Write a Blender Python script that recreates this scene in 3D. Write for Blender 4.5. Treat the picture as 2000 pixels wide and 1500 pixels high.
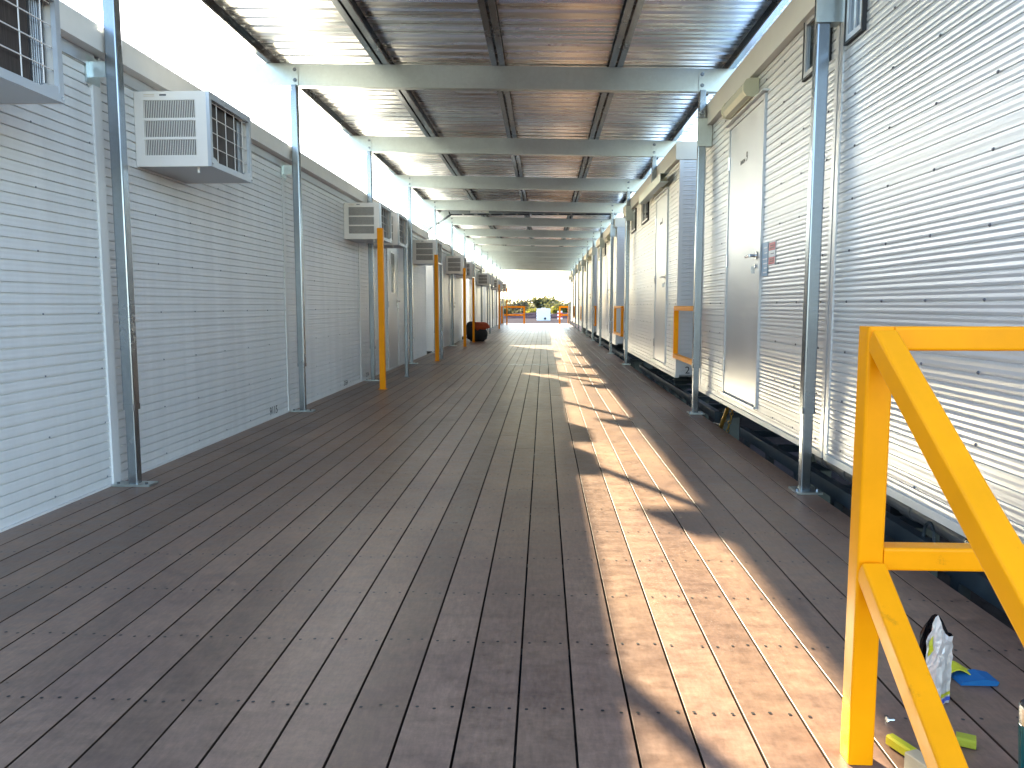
import bpy, math, random
from mathutils import Vector, Matrix
random.seed(7)
for o in list(bpy.data.objects):
    bpy.data.objects.remove(o, do_unlink=True)
SC = bpy.context.scene
COL = SC.collection
R = math.radians

# ---------------------------------------------------------------- camera, sky, sun, exposure
cam_d = bpy.data.cameras.new('camera')
cam = bpy.data.objects.new('camera', cam_d)
COL.objects.link(cam)
cam.location = (0, 0, 1.0)
cam.rotation_euler = (R(90 - 5.824), 0, R(2.355))
cam_d.sensor_width = 36
cam_d.lens = 27.0
cam_d.clip_start = 0.05
cam_d.clip_end = 3000
SC.camera = cam

TO_SUN = Vector((-1.04, 2.167, 1.0)).normalized()
SUN_EL = math.asin(TO_SUN.z)
SUN_AZ = math.atan2(TO_SUN.x, TO_SUN.y)          # clockwise from +Y
W = bpy.data.worlds.new('World')
SC.world = W
W.use_nodes = True
wt = W.node_tree
wt.nodes.clear()
w_out = wt.nodes.new('ShaderNodeOutputWorld')
w_bg = wt.nodes.new('ShaderNodeBackground')
w_sky = wt.nodes.new('ShaderNodeTexSky')
w_sky.sky_type = 'NISHITA'
w_sky.sun_disc = False
w_sky.sun_elevation = SUN_EL
w_sky.sun_rotation = SUN_AZ
w_sky.air_density = 1.0
w_sky.dust_density = 0.35
w_sky.ozone_density = 1.2
w_bg.inputs['Strength'].default_value = 0.125
wt.links.new(w_sky.outputs[0], w_bg.inputs['Color'])
wt.links.new(w_bg.outputs[0], w_out.inputs['Surface'])

sun_d = bpy.data.lights.new('sun', 'SUN')
sun_d.energy = 5.0
sun_d.angle = R(0.55)
sun_d.color = (1.0, 0.885, 0.62)
sun = bpy.data.objects.new('sun', sun_d)
COL.objects.link(sun)
sun.rotation_euler = (-TO_SUN).to_track_quat('-Z', 'Y').to_euler()

SC.view_settings.view_transform = 'Standard'
SC.view_settings.look = 'None'
SC.view_settings.gamma = 1
SC.view_settings.use_curve_mapping = False
SC.view_settings.exposure = 2.85
SC.render.engine = 'CYCLES'
SC.cycles.use_denoising = True
SC.cycles.max_bounces = 8
SC.cycles.diffuse_bounces = 4
SC.cycles.glossy_bounces = 5
SC.cycles.sample_clamp_indirect = 8.0

# ---------------------------------------------------------------- materials
MATS = {}


def mat(name, col, rough=0.5, metal=0.0, spec=0.5, noise=None, bump=None, alpha=None, coat=0.0):
    m = bpy.data.materials.new(name)
    m.use_nodes = True
    nt = m.node_tree
    b = nt.nodes['Principled BSDF']
    b.inputs['Base Color'].default_value = (*col, 1)
    b.inputs['Roughness'].default_value = rough
    b.inputs['Metallic'].default_value = metal
    b.inputs['Specular IOR Level'].default_value = spec
    b.inputs['Coat Weight'].default_value = coat
    geo = nt.nodes.new('ShaderNodeNewGeometry')
    if noise:
        # (scale vector, amount of colour variation, roughness variation, second colour or None)
        sv, amt, ra, col2 = noise
        mp = nt.nodes.new('ShaderNodeMapping')
        mp.inputs['Scale'].default_value = sv
        nt.links.new(geo.outputs['Position'], mp.inputs['Vector'])
        n = nt.nodes.new('ShaderNodeTexNoise')
        n.inputs['Scale'].default_value = 1
        n.inputs['Detail'].default_value = 6
        n.inputs['Roughness'].default_value = 0.65
        nt.links.new(mp.outputs[0], n.inputs['Vector'])
        cr = nt.nodes.new('ShaderNodeValToRGB')
        cr.color_ramp.elements[0].position = 0.3
        cr.color_ramp.elements[1].position = 0.7
        c1 = tuple(c * (1 - amt) for c in col)
        c2 = tuple(min(1, c * (1 + amt)) for c in col) if col2 is None else col2
        cr.color_ramp.elements[0].color = (*c1, 1)
        cr.color_ramp.elements[1].color = (*c2, 1)
        nt.links.new(n.outputs['Fac'], cr.inputs[0])
        nt.links.new(cr.outputs[0], b.inputs['Base Color'])
        if ra:
            mr = nt.nodes.new('ShaderNodeMapRange')
            mr.inputs[1].default_value = 0.25
            mr.inputs[2].default_value = 0.75
            mr.inputs[3].default_value = rough - ra
            mr.inputs[4].default_value = rough + ra
            nt.links.new(n.outputs['Fac'], mr.inputs[0])
            nt.links.new(mr.outputs[0], b.inputs['Roughness'])
    if bump:
        sv, st, dist = bump
        mp = nt.nodes.new('ShaderNodeMapping')
        mp.inputs['Scale'].default_value = sv
        nt.links.new(geo.outputs['Position'], mp.inputs['Vector'])
        n = nt.nodes.new('ShaderNodeTexNoise')
        n.inputs['Scale'].default_value = 1
        n.inputs['Detail'].default_value = 3
        nt.links.new(mp.outputs[0], n.inputs['Vector'])
        bp = nt.nodes.new('ShaderNodeBump')
        bp.inputs['Strength'].default_value = st
        bp.inputs['Distance'].default_value = dist
        nt.links.new(n.outputs['Fac'], bp.inputs['Height'])
        nt.links.new(bp.outputs[0], b.inputs['Normal'])
    MATS[name] = m
    return m


def zinc_mat(name, col, rough, scale=55, amt=0.12):
    """galvanised steel: a spangle of small crystal patches"""
    m = mat(name, col, rough, 1.0)
    nt = m.node_tree
    b = nt.nodes['Principled BSDF']
    geo = [n for n in nt.nodes if n.bl_idname == 'ShaderNodeNewGeometry'][0]
    v = nt.nodes.new('ShaderNodeTexVoronoi')
    v.inputs['Scale'].default_value = scale
    nt.links.new(geo.outputs['Position'], v.inputs['Vector'])
    n = nt.nodes.new('ShaderNodeTexNoise')
    n.inputs['Scale'].default_value = 2.3
    n.inputs['Detail'].default_value = 5
    nt.links.new(geo.outputs['Position'], n.inputs['Vector'])
    mx = nt.nodes.new('ShaderNodeMix')
    mx.data_type = 'FLOAT'
    mx.inputs[0].default_value = 0.82
    sep = nt.nodes.new('ShaderNodeSeparateColor')
    nt.links.new(v.outputs['Color'], sep.inputs[0])
    nt.links.new(sep.outputs[0], mx.inputs[2])
    nt.links.new(n.outputs['Fac'], mx.inputs[3])
    cr = nt.nodes.new('ShaderNodeValToRGB')
    cr.color_ramp.elements[0].position = 0.15
    cr.color_ramp.elements[1].position = 0.85
    cr.color_ramp.elements[0].color = (*[c * (1 - amt) for c in col], 1)
    cr.color_ramp.elements[1].color = (*[min(1, c * (1 + amt)) for c in col], 1)
    nt.links.new(mx.outputs[0], cr.inputs[0])
    nt.links.new(cr.outputs[0], b.inputs['Base Color'])
    mr = nt.nodes.new('ShaderNodeMapRange')
    mr.inputs[3].default_value = rough - 0.05
    mr.inputs[4].default_value = rough + 0.06
    nt.links.new(mx.outputs[0], mr.inputs[0])
    nt.links.new(mr.outputs[0], b.inputs['Roughness'])
    return m


def plank_mat():
    m = mat('plank_brown', (0.2, 0.14, 0.11), 0.42, 0, 0.27)
    nt = m.node_tree
    b = nt.nodes['Principled BSDF']
    geo = [n for n in nt.nodes if n.bl_idname == 'ShaderNodeNewGeometry'][0]

    def noise(sv, det=6, rg=0.6):
        mp = nt.nodes.new('ShaderNodeMapping')
        mp.inputs['Scale'].default_value = sv
        nt.links.new(geo.outputs['Position'], mp.inputs['Vector'])
        n = nt.nodes.new('ShaderNodeTexNoise')
        n.inputs['Scale'].default_value = 1
        n.inputs['Detail'].default_value = det
        n.inputs['Roughness'].default_value = rg
        nt.links.new(mp.outputs[0], n.inputs['Vector'])
        return n
    big = noise((1.5, 1.1, 1), 5, 0.6)
    mid = noise((9, 16, 9), 6, 0.75)
    grain = noise((70, 18, 70), 4, 0.7)
    oi = nt.nodes.new('ShaderNodeObjectInfo')
    r1 = nt.nodes.new('ShaderNodeValToRGB')
    e = r1.color_ramp.elements
    e[0].position = 0.28
    e[0].color = (0.160, 0.096, 0.074, 1)
    e[1].position = 0.74
    e[1].color = (0.318, 0.196, 0.126, 1)
    nt.links.new(big.outputs['Fac'], r1.inputs[0])
    r2 = nt.nodes.new('ShaderNodeValToRGB')
    e = r2.color_ramp.elements
    e[0].position = 0.30
    e[0].color = (0.66, 0.66, 0.67, 1)
    e[1].position = 0.70
    e[1].color = (1.22, 1.21, 1.20, 1)
    nt.links.new(mid.outputs['Fac'], r2.inputs[0])
    r3 = nt.nodes.new('ShaderNodeValToRGB')
    e = r3.color_ramp.elements
    e[0].position = 0.3
    e[0].color = (0.82, 0.82, 0.82, 1)
    e[1].position = 0.7
    e[1].color = (1.15, 1.15, 1.15, 1)
    nt.links.new(grain.outputs['Fac'], r3.inputs[0])
    rnd = nt.nodes.new('ShaderNodeMapRange')
    rnd.inputs[3].default_value = 0.76
    rnd.inputs[4].default_value = 1.18
    nt.links.new(oi.outputs['Random'], rnd.inputs[0])

    def mul(a, c):
        x = nt.nodes.new('ShaderNodeMix')
        x.data_type = 'RGBA'
        x.blend_type = 'MULTIPLY'
        x.inputs[0].default_value = 1
        nt.links.new(a, x.inputs[6])
        nt.links.new(c, x.inputs[7])
        return x.outputs[2]
    c = mul(mul(mul(r1.outputs[0], r2.outputs[0]), r3.outputs[0]), rnd.outputs[0])
    nt.links.new(c, b.inputs['Base Color'])
    mr = nt.nodes.new('ShaderNodeMapRange')
    mr.inputs[1].default_value = 0.3
    mr.inputs[2].default_value = 0.7
    mr.inputs[3].default_value = 0.27
    mr.inputs[4].default_value = 0.50
    nt.links.new(mid.outputs['Fac'], mr.inputs[0])
    nt.links.new(mr.outputs[0], b.inputs['Roughness'])
    bp = nt.nodes.new('ShaderNodeBump')
    bp.inputs['Strength'].default_value = 0.35
    bp.inputs['Distance'].default_value = 0.002
    nt.links.new(mid.outputs['Fac'], bp.inputs['Height'])
    nt.links.new(bp.outputs[0], b.inputs['Normal'])
    return m


PLANK = plank_mat()
PEDGE = mat('plank_shaded_edge', (0.050, 0.030, 0.020), 0.8, 0, 0.2)  # plank sides coloured darker to paint in the shade of the narrow gaps
ZINC = zinc_mat('galvanised_steel', (0.27, 0.30, 0.33), 0.25)
BEAMM = zinc_mat('galvanised_beam', (0.52, 0.575, 0.575), 0.36, 38, 0.12)
SHEET = mat('zincalume_sheet', (0.76, 0.755, 0.74), 0.27, 1.0, noise=((0.35, 5.0, 0.4), 0.10, 0.05, None))
ROOFM = mat('hut_roof_metal', (0.22, 0.22, 0.215), 0.45, 0.7)
ROOFR = mat('hut_roof_bright', (0.72, 0.74, 0.76), 0.14, 1.0)
WALL_L = mat('wall_off_white', (0.77, 0.77, 0.75), 0.40, 0.05, noise=((2.5, 6.0, 0.4), 0.07, 0.03, None))
WALL_R = mat('wall_silver', (0.58, 0.58, 0.575), 0.35, 0.45, noise=((2.5, 5.0, 0.35), 0.04, 0.015, None))
TRIM_L = mat('trim_off_white', (0.78, 0.76, 0.73), 0.4, 0.0, noise=((2, 2, 2), 0.07, 0.05, None))
TRIM_R = mat('trim_cream', (0.66, 0.64, 0.58), 0.4, 0.1, noise=((2, 2, 2), 0.06, 0.05, None))
DOORM = mat('satin_aluminium', (0.50, 0.51, 0.52), 0.36, 0.65, noise=((3, 3, 1.2), 0.04, 0.05, None))
CORE = mat('hut_core', (0.25, 0.25, 0.25), 0.8)
RIVET = mat('rivet_grey', (0.16, 0.16, 0.17), 0.45, 0.6)
RIVETL = mat('rivet_pale', (0.30, 0.31, 0.33), 0.45, 0.5)
YELLOW = mat('yellow_paint', (0.93, 0.322, 0.0), 0.40, 0, 0.15, noise=((6, 6, 6), 0.06, 0.06, None), bump=((90, 90, 90), 0.06, 0.001))
def wear(m, c2, scale, lo, hi):
    """small chips and scuffs of another colour over a paint"""
    nt = m.node_tree
    b = nt.nodes['Principled BSDF']
    src = b.inputs['Base Color'].links[0].from_socket
    geo = [n for n in nt.nodes if n.bl_idname == 'ShaderNodeNewGeometry'][0]
    n = nt.nodes.new('ShaderNodeTexNoise')
    n.inputs['Scale'].default_value = scale
    n.inputs['Detail'].default_value = 8
    n.inputs['Roughness'].default_value = 0.72
    nt.links.new(geo.outputs['Position'], n.inputs['Vector'])
    r = nt.nodes.new('ShaderNodeMapRange')
    r.inputs[1].default_value = lo
    r.inputs[2].default_value = hi
    nt.links.new(n.outputs['Fac'], r.inputs[0])
    x = nt.nodes.new('ShaderNodeMix')
    x.data_type = 'RGBA'
    nt.links.new(r.outputs[0], x.inputs[0])
    nt.links.new(src, x.inputs[6])
    x.inputs[7].default_value = (*c2, 1)
    nt.links.new(x.outputs[2], b.inputs['Base Color'])


wear(YELLOW, (0.40, 0.14, 0.01), 9.0, 0.64, 0.80)
BLACK = mat('black_void', (0.012, 0.012, 0.013), 0.7)
RUBBER = mat('black_fabric', (0.02, 0.02, 0.022), 0.75, noise=((20, 20, 20), 0.4, 0, None), bump=((30, 30, 30), 0.5, 0.02))
CHASSIS = mat('dark_blue_steel', (0.036, 0.052, 0.064), 0.45, 0.3, noise=((8, 8, 8), 0.3, 0.1, None))
PLASTIC = mat('white_plastic', (0.82, 0.77, 0.71), 0.42, noise=((4, 4, 4), 0.04, 0.04, None))
ACMET = mat('ac_grey_metal', (0.52, 0.53, 0.55), 0.38, 0.6)
COIL = mat('ac_coil', (0.06, 0.042, 0.034), 0.5, 0.4, noise=((1, 160, 3), 0.5, 0, None))
COILF = mat('ac_coil_fin', (0.55, 0.55, 0.55), 0.3, 0.9)
LIGHTP = mat('cream_plastic', (0.55, 0.52, 0.36), 0.4)
DIFF = mat('lamp_diffuser', (0.60, 0.57, 0.42), 0.25)
GLASS = mat('dark_glass', (0.015, 0.022, 0.02), 0.06, 0, 0.6)
WFRAME = mat('window_frame_aluminium', (0.62, 0.62, 0.62), 0.32, 0.7)
SEAL = mat('black_seal', (0.02, 0.02, 0.022), 0.6)
INK = mat('black_ink', (0.012, 0.012, 0.014), 0.5)
RED = mat('sticker_red', (0.50, 0.02, 0.05), 0.4)
BLUE = mat('sticker_blue', (0.20, 0.34, 0.46), 0.4)
WHITE = mat('sticker_white', (0.75, 0.72, 0.70), 0.4)
PVC = mat('grey_pvc', (0.13, 0.13, 0.135), 0.35, noise=((10, 10, 10), 0.12, 0.06, None))
BRASS = mat('chain_yellow_zinc', (0.48, 0.29, 0.06), 0.4, 0.8)
STEEL = mat('brushed_steel', (0.6, 0.6, 0.6), 0.25, 1.0)
WOOD = mat('pale_wood', (0.58, 0.45, 0.27), 0.55, noise=((30, 6, 30), 0.15, 0, None))
TEAL = mat('teal_enamel', (0.004, 0.10, 0.11), 0.25, 0.1, coat=0.3)
LIME = mat('lime_sponge', (0.40, 0.42, 0.03), 0.8, bump=((120, 120, 120), 0.6, 0.004))
CLOTHB = mat('blue_cloth', (0.0, 0.12, 0.34), 0.7, bump=((60, 60, 60), 0.4, 0.003))
CLOTHY = mat('yellow_cloth', (0.60, 0.56, 0.02), 0.7, bump=((60, 60, 60), 0.4, 0.003))
FOIL = mat('silver_foil', (0.60, 0.58, 0.56), 0.38, 0.35, noise=((60, 60, 40), 0.12, 0.08, None), bump=((45, 45, 30), 0.8, 0.006))
FOILK = mat('black_film', (0.01, 0.01, 0.012), 0.25, bump=((35, 35, 25), 0.5, 0.005))
FOILY = mat('lime_film', (0.45, 0.46, 0.02), 0.3)
FOILB = mat('blue_film', (0.06, 0.10, 0.45), 0.3)
ORANGE = mat('orange_cloth', (0.42, 0.065, 0.012), 0.75, bump=((14, 14, 14), 0.7, 0.03))
GROUND = mat('gravel_ground', (0.075, 0.064, 0.068), 1.0, 0, 0.0, noise=((1.2, 1.2, 1.2), 0.25, 0, None), bump=((14, 14, 14), 0.6, 0.03))
BERM = mat('dark_earth', (0.050, 0.038, 0.046), 1.0, 0, 0.0, noise=((0.8, 0.8, 1.5), 0.35, 0, None), bump=((3, 3, 3), 0.8, 0.15))
BARK = mat('bark', (0.09, 0.06, 0.04), 0.9)
LEAF_A = mat('leaf_olive', (0.085, 0.088, 0.040), 0.6)
LEAF_B = mat('leaf_lime', (0.14, 0.14, 0.025), 0.6)
LEAF_C = mat('leaf_grey_green', (0.10, 0.10, 0.075), 0.6)
TANKM = mat('tank_white', (0.72, 0.76, 0.80), 0.4)
SIGNW = mat('marker_white', (0.8, 0.8, 0.8), 0.4)


def leaf_glow(m):
    """thin leaves let light through from behind"""
    nt = m.node_tree
    b = nt.nodes['Principled BSDF']
    tr = nt.nodes.new('ShaderNodeBsdfTranslucent')
    c = b.inputs['Base Color'].default_value
    tr.inputs[0].default_value = (c[0] * 1.4, c[1] * 1.3, c[2], 1)
    mx = nt.nodes.new('ShaderNodeMixShader')
    mx.inputs[0].default_value = 0.5
    out = [n for n in nt.nodes if n.bl_idname == 'ShaderNodeOutputMaterial'][0]
    nt.links.new(b.outputs[0], mx.inputs[1])
    nt.links.new(tr.outputs[0], mx.inputs[2])
    nt.links.new(mx.outputs[0], out.inputs['Surface'])


for _m in (LEAF_A, LEAF_B, LEAF_C):
    leaf_glow(_m)


# ---------------------------------------------------------------- mesh helpers
ORG = {}


class MB:
    def __init__(self):
        self.v, self.f = [], []

    def quad(self, a, b, c, d):
        n = len(self.v)
        self.v += [a, b, c, d]
        self.f.append((n, n + 1, n + 2, n + 3))

    def add(self, vs, fs):
        n = len(self.v)
        self.v += [tuple(x) for x in vs]
        self.f += [tuple(i + n for i in f) for f in fs]
        return self

    def box(self, x0, x1, y0, y1, z0, z1):
        vs = [(x0, y0, z0), (x1, y0, z0), (x1, y1, z0), (x0, y1, z0), (x0, y0, z1), (x1, y0, z1), (x1, y1, z1), (x0, y1, z1)]
        fs = [(0, 3, 2, 1), (4, 5, 6, 7), (0, 1, 5, 4), (1, 2, 6, 5), (2, 3, 7, 6), (3, 0, 4, 7)]
        return self.add(vs, fs)

    def bar(self, p, q, w, h=None, side=(1, 0, 0), ch=0.0, seg=1):
        """a straight bar from p to q; w across `side`, h across the third axis; corners rounded by ch"""
        h = w if h is None else h
        p, q = Vector(p), Vector(q)
        d = (q - p).normalized()
        s = Vector(side)
        s = (s - d * s.dot(d)).normalized()
        t = d.cross(s)
        pts = []
        a, b = w / 2, h / 2
        if ch <= 0:
            pts = [(-a, -b), (a, -b), (a, b), (-a, b)]
        else:
            for (cx_, cy_, a0) in ((a - ch, b - ch, 0), (-a + ch, b - ch, 90), (-a + ch, -b + ch, 180), (a - ch, -b + ch, 270)):
                for k in range(seg + 1):
                    an = R(a0 + 90 * k / seg)
                    pts.append((cx_ + ch * math.cos(an), cy_ + ch * math.sin(an)))
        n = len(pts)
        vs = [p + s * x + t * y for x, y in pts] + [q + s * x + t * y for x, y in pts]
        fs = [(i, (i + 1) % n, n + (i + 1) % n, n + i) for i in range(n)]
        fs += [tuple(range(n - 1, -1, -1)), tuple(range(n, 2 * n))]
        return self.add(vs, fs)

    def tube(self, p, q, r0, r1=None, n=12, caps=True):
        r1 = r0 if r1 is None else r1
        p, q = Vector(p), Vector(q)
        d = (q - p).normalized()
        s = d.orthogonal().normalized()
        t = d.cross(s)
        vs = []
        for c, r in ((p, r0), (q, r1)):
            for k in range(n):
                a = 2 * math.pi * k / n
                vs.append(c + s * (r * math.cos(a)) + t * (r * math.sin(a)))
        fs = [(i, (i + 1) % n, n + (i + 1) % n, n + i) for i in range(n)]
        if caps:
            fs += [tuple(range(n - 1, -1, -1)), tuple(range(n, 2 * n))]
        return self.add(vs, fs)

    def sweep(self, pts, r, n=8):
        for a, b in zip(pts[:-1], pts[1:]):
            self.tube(a, b, r, r, n)
        return self

    def lathe(self, c, prof, n=20):
        vs = []
        for r, z in prof:
            for k in range(n):
                a = 2 * math.pi * k / n
                vs.append((c[0] + r * math.cos(a), c[1] + r * math.sin(a), c[2] + z))
        fs = []
        for j in range(len(prof) - 1):
            for k in range(n):
                fs.append((j * n + k, j * n + (k + 1) % n, (j + 1) * n + (k + 1) % n, (j + 1) * n + k))
        fs.append(tuple(range(n - 1, -1, -1)))
        fs.append(tuple((len(prof) - 1) * n + k for k in range(n)))
        return self.add(vs, fs)

    def prism_x(self, prof, x0, x1, dz=None, closed=True):
        """profile of (y, z) extruded along x; dz(x) lifts each end"""
        dz = dz or (lambda x: 0)
        n = len(prof)
        vs = [(x0, y, z + dz(x0)) for y, z in prof] + [(x1, y, z + dz(x1)) for y, z in prof]
        m = n if closed else n - 1
        fs = [(i, (i + 1) % n, n + (i + 1) % n, n + i) for i in range(m)]
        if closed:
            fs += [tuple(range(n - 1, -1, -1)), tuple(range(n, 2 * n))]
        return self.add(vs, fs)

    def prism_y(self, prof, y0, y1):
        n = len(prof)
        vs = [(x, y0, z) for x, z in prof] + [(x, y1, z) for x, z in prof]
        fs = [(i, (i + 1) % n, n + (i + 1) % n, n + i) for i in range(n)]
        fs += [tuple(range(n - 1, -1, -1)), tuple(range(n, 2 * n))]
        return self.add(vs, fs)

    def mesh(self, name, o=(0, 0, 0), smooth=False):
        me = bpy.data.meshes.new(name)
        me.from_pydata([(x - o[0], y - o[1], z - o[2]) for x, y, z in self.v], [], self.f)
        me.validate()
        if smooth:
            for p in me.polygons:
                p.use_smooth = True
        me.update()
        return me

    def build(self, name, m, parent=None, kind=None, at=None, smooth=False):
        """one mesh object; coordinates given in the world. at = own origin for a top-level object"""
        o = ORG[parent.name] if parent else (at or (0, 0, 0))
        me = self.mesh(name, o, smooth)
        ob = bpy.data.objects.new(name, me)
        me.materials.append(m)
        COL.objects.link(ob)
        if parent:
            ob.parent = parent
        else:
            ob.location = o
        ORG[ob.name] = o
        if kind:
            ob['kind'] = kind
        return ob


def tag(o, label=None, cat=None, group=None, kind=None):
    if label:
        o['label'] = label
    if cat:
        o['category'] = cat
    if group:
        o['group'] = group
    if kind:
        o['kind'] = kind
    return o


def thing(name, loc, label=None, cat=None, group=None, kind=None):
    o = bpy.data.objects.new(name, None)
    o.empty_display_size = 0.1
    COL.objects.link(o)
    o.location = loc
    ORG[o.name] = tuple(loc)
    return tag(o, label, cat, group, kind)


def copy_tree(o, loc=None, parent=None):
    c = o.copy()
    COL.objects.link(c)
    if parent:
        c.parent = parent
    if loc is not None:
        c.location = loc
    for ch in o.children:
        copy_tree(ch, None, c)
    return c


def text_mesh(s, size, depth=0.0):
    cu = bpy.data.curves.new('t', 'FONT')
    cu.body = s
    cu.size = size
    cu.extrude = depth
    ob = bpy.data.objects.new('t', cu)
    COL.objects.link(ob)
    bpy.context.view_layer.update()
    dg = bpy.context.evaluated_depsgraph_get()
    me = bpy.data.meshes.new_from_object(ob.evaluated_get(dg))
    bpy.data.objects.remove(ob)
    return me


def lettering(name, s, size, origin, xdir, ydir, m, parent):
    """flat letters: xdir along the line of writing, ydir up"""
    me = text_mesh(s, size, 0.0006)
    me.name = name
    X, Y = Vector(xdir), Vector(ydir)
    Z = X.cross(Y)
    M = Matrix((X, Y, Z)).transposed()
    o = Vector(origin) - Vector(ORG[parent.name])
    for v in me.vertices:
        v.co = M @ v.co + o
    me.materials.clear()
    me.materials.append(m)
    ob = bpy.data.objects.new(name, me)
    COL.objects.link(ob)
    ob.parent = parent
    return ob


# ---------------------------------------------------------------- ground
G = -0.60
g = MB()
NG = 40
ext = 1500
xs = [-ext, -300, -120, -60, -30, -12, -6, 0, 6, 12, 30, 60, 120, 300, ext]
ys = [-300, -60, -20, -6, 0, 10, 20, 30, 44, 55, 65, 75, 85, 95, 110, 140, 200, 400, 900, 2500]
random.seed(3)
vs = []
for y in ys:
    for x in xs:
        vs.append((x, y, G + (random.uniform(-0.04, 0.04) if y > 50 and abs(x) < 200 else 0)))
nx = len(xs)
fs = []
for j in range(len(ys) - 1):
    for i in range(nx - 1):
        fs.append((j * nx + i, j * nx + i + 1, (j + 1) * nx + i + 1, (j + 1) * nx + i))
g.add(vs, fs)
g.build('ground', GROUND, kind='structure')

# low earth bank behind the yard
b = MB()
random.seed(11)
vs, fs = [], []
prof = [(-3.2, 0), (-2.0, 0.35), (-0.9, 0.72), (0.4, 0.85), (1.8, 0.5), (3.6, 0)]
N = 90
for i in range(N):
    x = -90 + 180 * i / (N - 1)
    hh = 0.85 + 0.3 * math.sin(x * 0.31) + 0.25 * random.uniform(-1, 1)
    for (dy, z) in prof:
        vs.append((x, 98 + dy + random.uniform(-0.3, 0.3), G - 0.05 + z * hh))
m_ = len(prof)
for i in range(N - 1):
    for j in range(m_ - 1):
        fs.append((i * m_ + j, (i + 1) * m_ + j, (i + 1) * m_ + j + 1, i * m_ + j + 1))
b.add(vs, fs)
b.build('earth_bank', BERM, kind='structure')

# ---------------------------------------------------------------- deck
PITCH = 0.1383
XL = -0.0603 - 17 * PITCH          # -2.411
XR = XL + 28 * PITCH               # 1.461
DY0, SEAM, DY1 = 1.36, 13.04, 43.6
deck = thing('deck', (0, 0, 0), kind='structure')
GAP = 0.0062


def plank_mesh(L):
    w = PITCH - GAP
    c = 0.0008
    t = 0.028
    prof = [(-w / 2, -t), (w / 2, -t), (w / 2, -c), (w / 2 - c, 0), (-w / 2 + c, 0), (-w / 2, -c)]
    return MB().prism_y(prof, 0, L).mesh('plank')


PL = {}
random.seed(21)


def put_plank(ix, y0, y1):
    L = round(y1 - y0, 3)
    if L not in PL:
        PL[L] = plank_mesh(L)
        PL[L].materials.append(PLANK)
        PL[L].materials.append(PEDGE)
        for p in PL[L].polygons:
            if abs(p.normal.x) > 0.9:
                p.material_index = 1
    o = bpy.data.objects.new('plank', PL[L])
    COL.objects.link(o)
    o.parent = deck
    o.location = (XL + (ix + 0.5) * PITCH, y0, random.uniform(-0.0012, 0.0))


for ix in range(28):
    cut = [3.6, 5.4, 7.2, 4.5][ix % 4] + 0.38 * (ix * 7 % 3)
    ends = [DY0]
    y = DY0 + cut
    while y < SEAM - 1.2:
        ends.append(y)
        y += 5.32
    ends.append(SEAM - 0.004)
    for a, c in zip(ends[:-1], ends[1:]):
        put_plank(ix, a, c - 0.003)
    y = SEAM + 0.012
    offs = [6.0, 3.8, 5.0][ix % 3]
    ends = [y]
    y += offs
    while y < DY1 - 1.5:
        ends.append(y)
        y += 6.08
    ends.append(DY1)
    for a, c in zip(ends[:-1], ends[1:]):
        put_plank(ix, a, c - 0.003)
# screws
s = MB()
random.seed(5)
row = 1.44
while row < 20:
    for ix in range(28):
        for k in (-1, 0, 1):
            if random.random() < 0.05:
                continue
            x = XL + (ix + 0.5 + k * 0.33) * PITCH + random.uniform(-0.004, 0.004)
            yy = row + random.uniform(-0.009, 0.009)
            r = 0.0050
            vs = [(x + r * math.cos(R(60 * q)), yy + r * math.sin(R(60 * q)), 0.0012) for q in range(6)]
            s.add(vs, [(0, 1, 2, 3, 4, 5)])
    row += 0.381
s.build('screw_heads', INK, deck, kind='stuff')
MB().box(XL, XR, SEAM - 0.006, SEAM + 0.013, -0.02, 0.003).build('joint_strip', ZINC, deck)
j = MB()
y = 1.44
while y < DY1:
    j.box(XL + 0.02, XR - 0.02, y - 0.02, y + 0.02, -0.15, -0.0285)
    y += 0.381 * 2
j.build('joists', CHASSIS, deck, kind='stuff')
for x in (XL + 0.03, -0.5, XR - 0.03):
    MB().box(x - 0.03, x + 0.03, DY0 + 0.02, DY1 - 0.02, -0.33, -0.15).build('bearer', CHASSIS, deck)
for k in range(3):
    z = -0.15 * (k + 1)
    MB().box(-1.9, 0.64, DY0 - 0.005 - 0.27 * (k + 1), DY0 - 0.01 - 0.27 * k, z - 0.04, z).build('step_tread', PLANK, deck)
for x in (-1.95, 0.60):
    MB().bar((x, DY0 - 0.02, -0.12), (x, DY0 - 0.95, G + 0.05), 0.05, 0.2).build('stringer', CHASSIS, deck)

# ---------------------------------------------------------------- huts
PV = 0.05


def corr(mb, p0, u, L, n, z0, z1, kind):
    """a sheet of ribbed cladding: ribs run along u, n points outward"""
    if kind == 'L':
        shape = [(0.0, 0.0), (0.010, 0.0006), (0.021, -0.0002), (0.032, 0.0006), (0.0405, 0.0), (0.0412, -0.0125), (0.0485, -0.0125)]
    else:
        shape = [(0.0, 0.0), (0.009, 0.0007), (0.021, -0.0006), (0.033, 0.0007), (0.0415, 0.0), (0.0435, -0.0060), (0.0480, -0.0060)]
    pts = []
    z = z0
    while z < z1 - 0.012:
        for dz, d in shape:
            if z + dz < z1 - 0.003:
                pts.append((z + dz, d))
        z += PV
    pts.append((z1, 0.0))
    vs = []
    for sgm in (0, L):
        for zz, d in pts:
            vs.append((p0[0] + u[0] * sgm + n[0] * d, p0[1] + u[1] * sgm + n[1] * d, zz))
    m = len(pts)
    fs = []
    flip = (u[0] * n[1] - u[1] * n[0]) > 0
    for i in range(m - 1):
        q = (i, m + i, m + i + 1, i + 1)
        fs.append(q[::-1] if flip else q)
    mb.add(vs, fs)
    return mb


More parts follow.
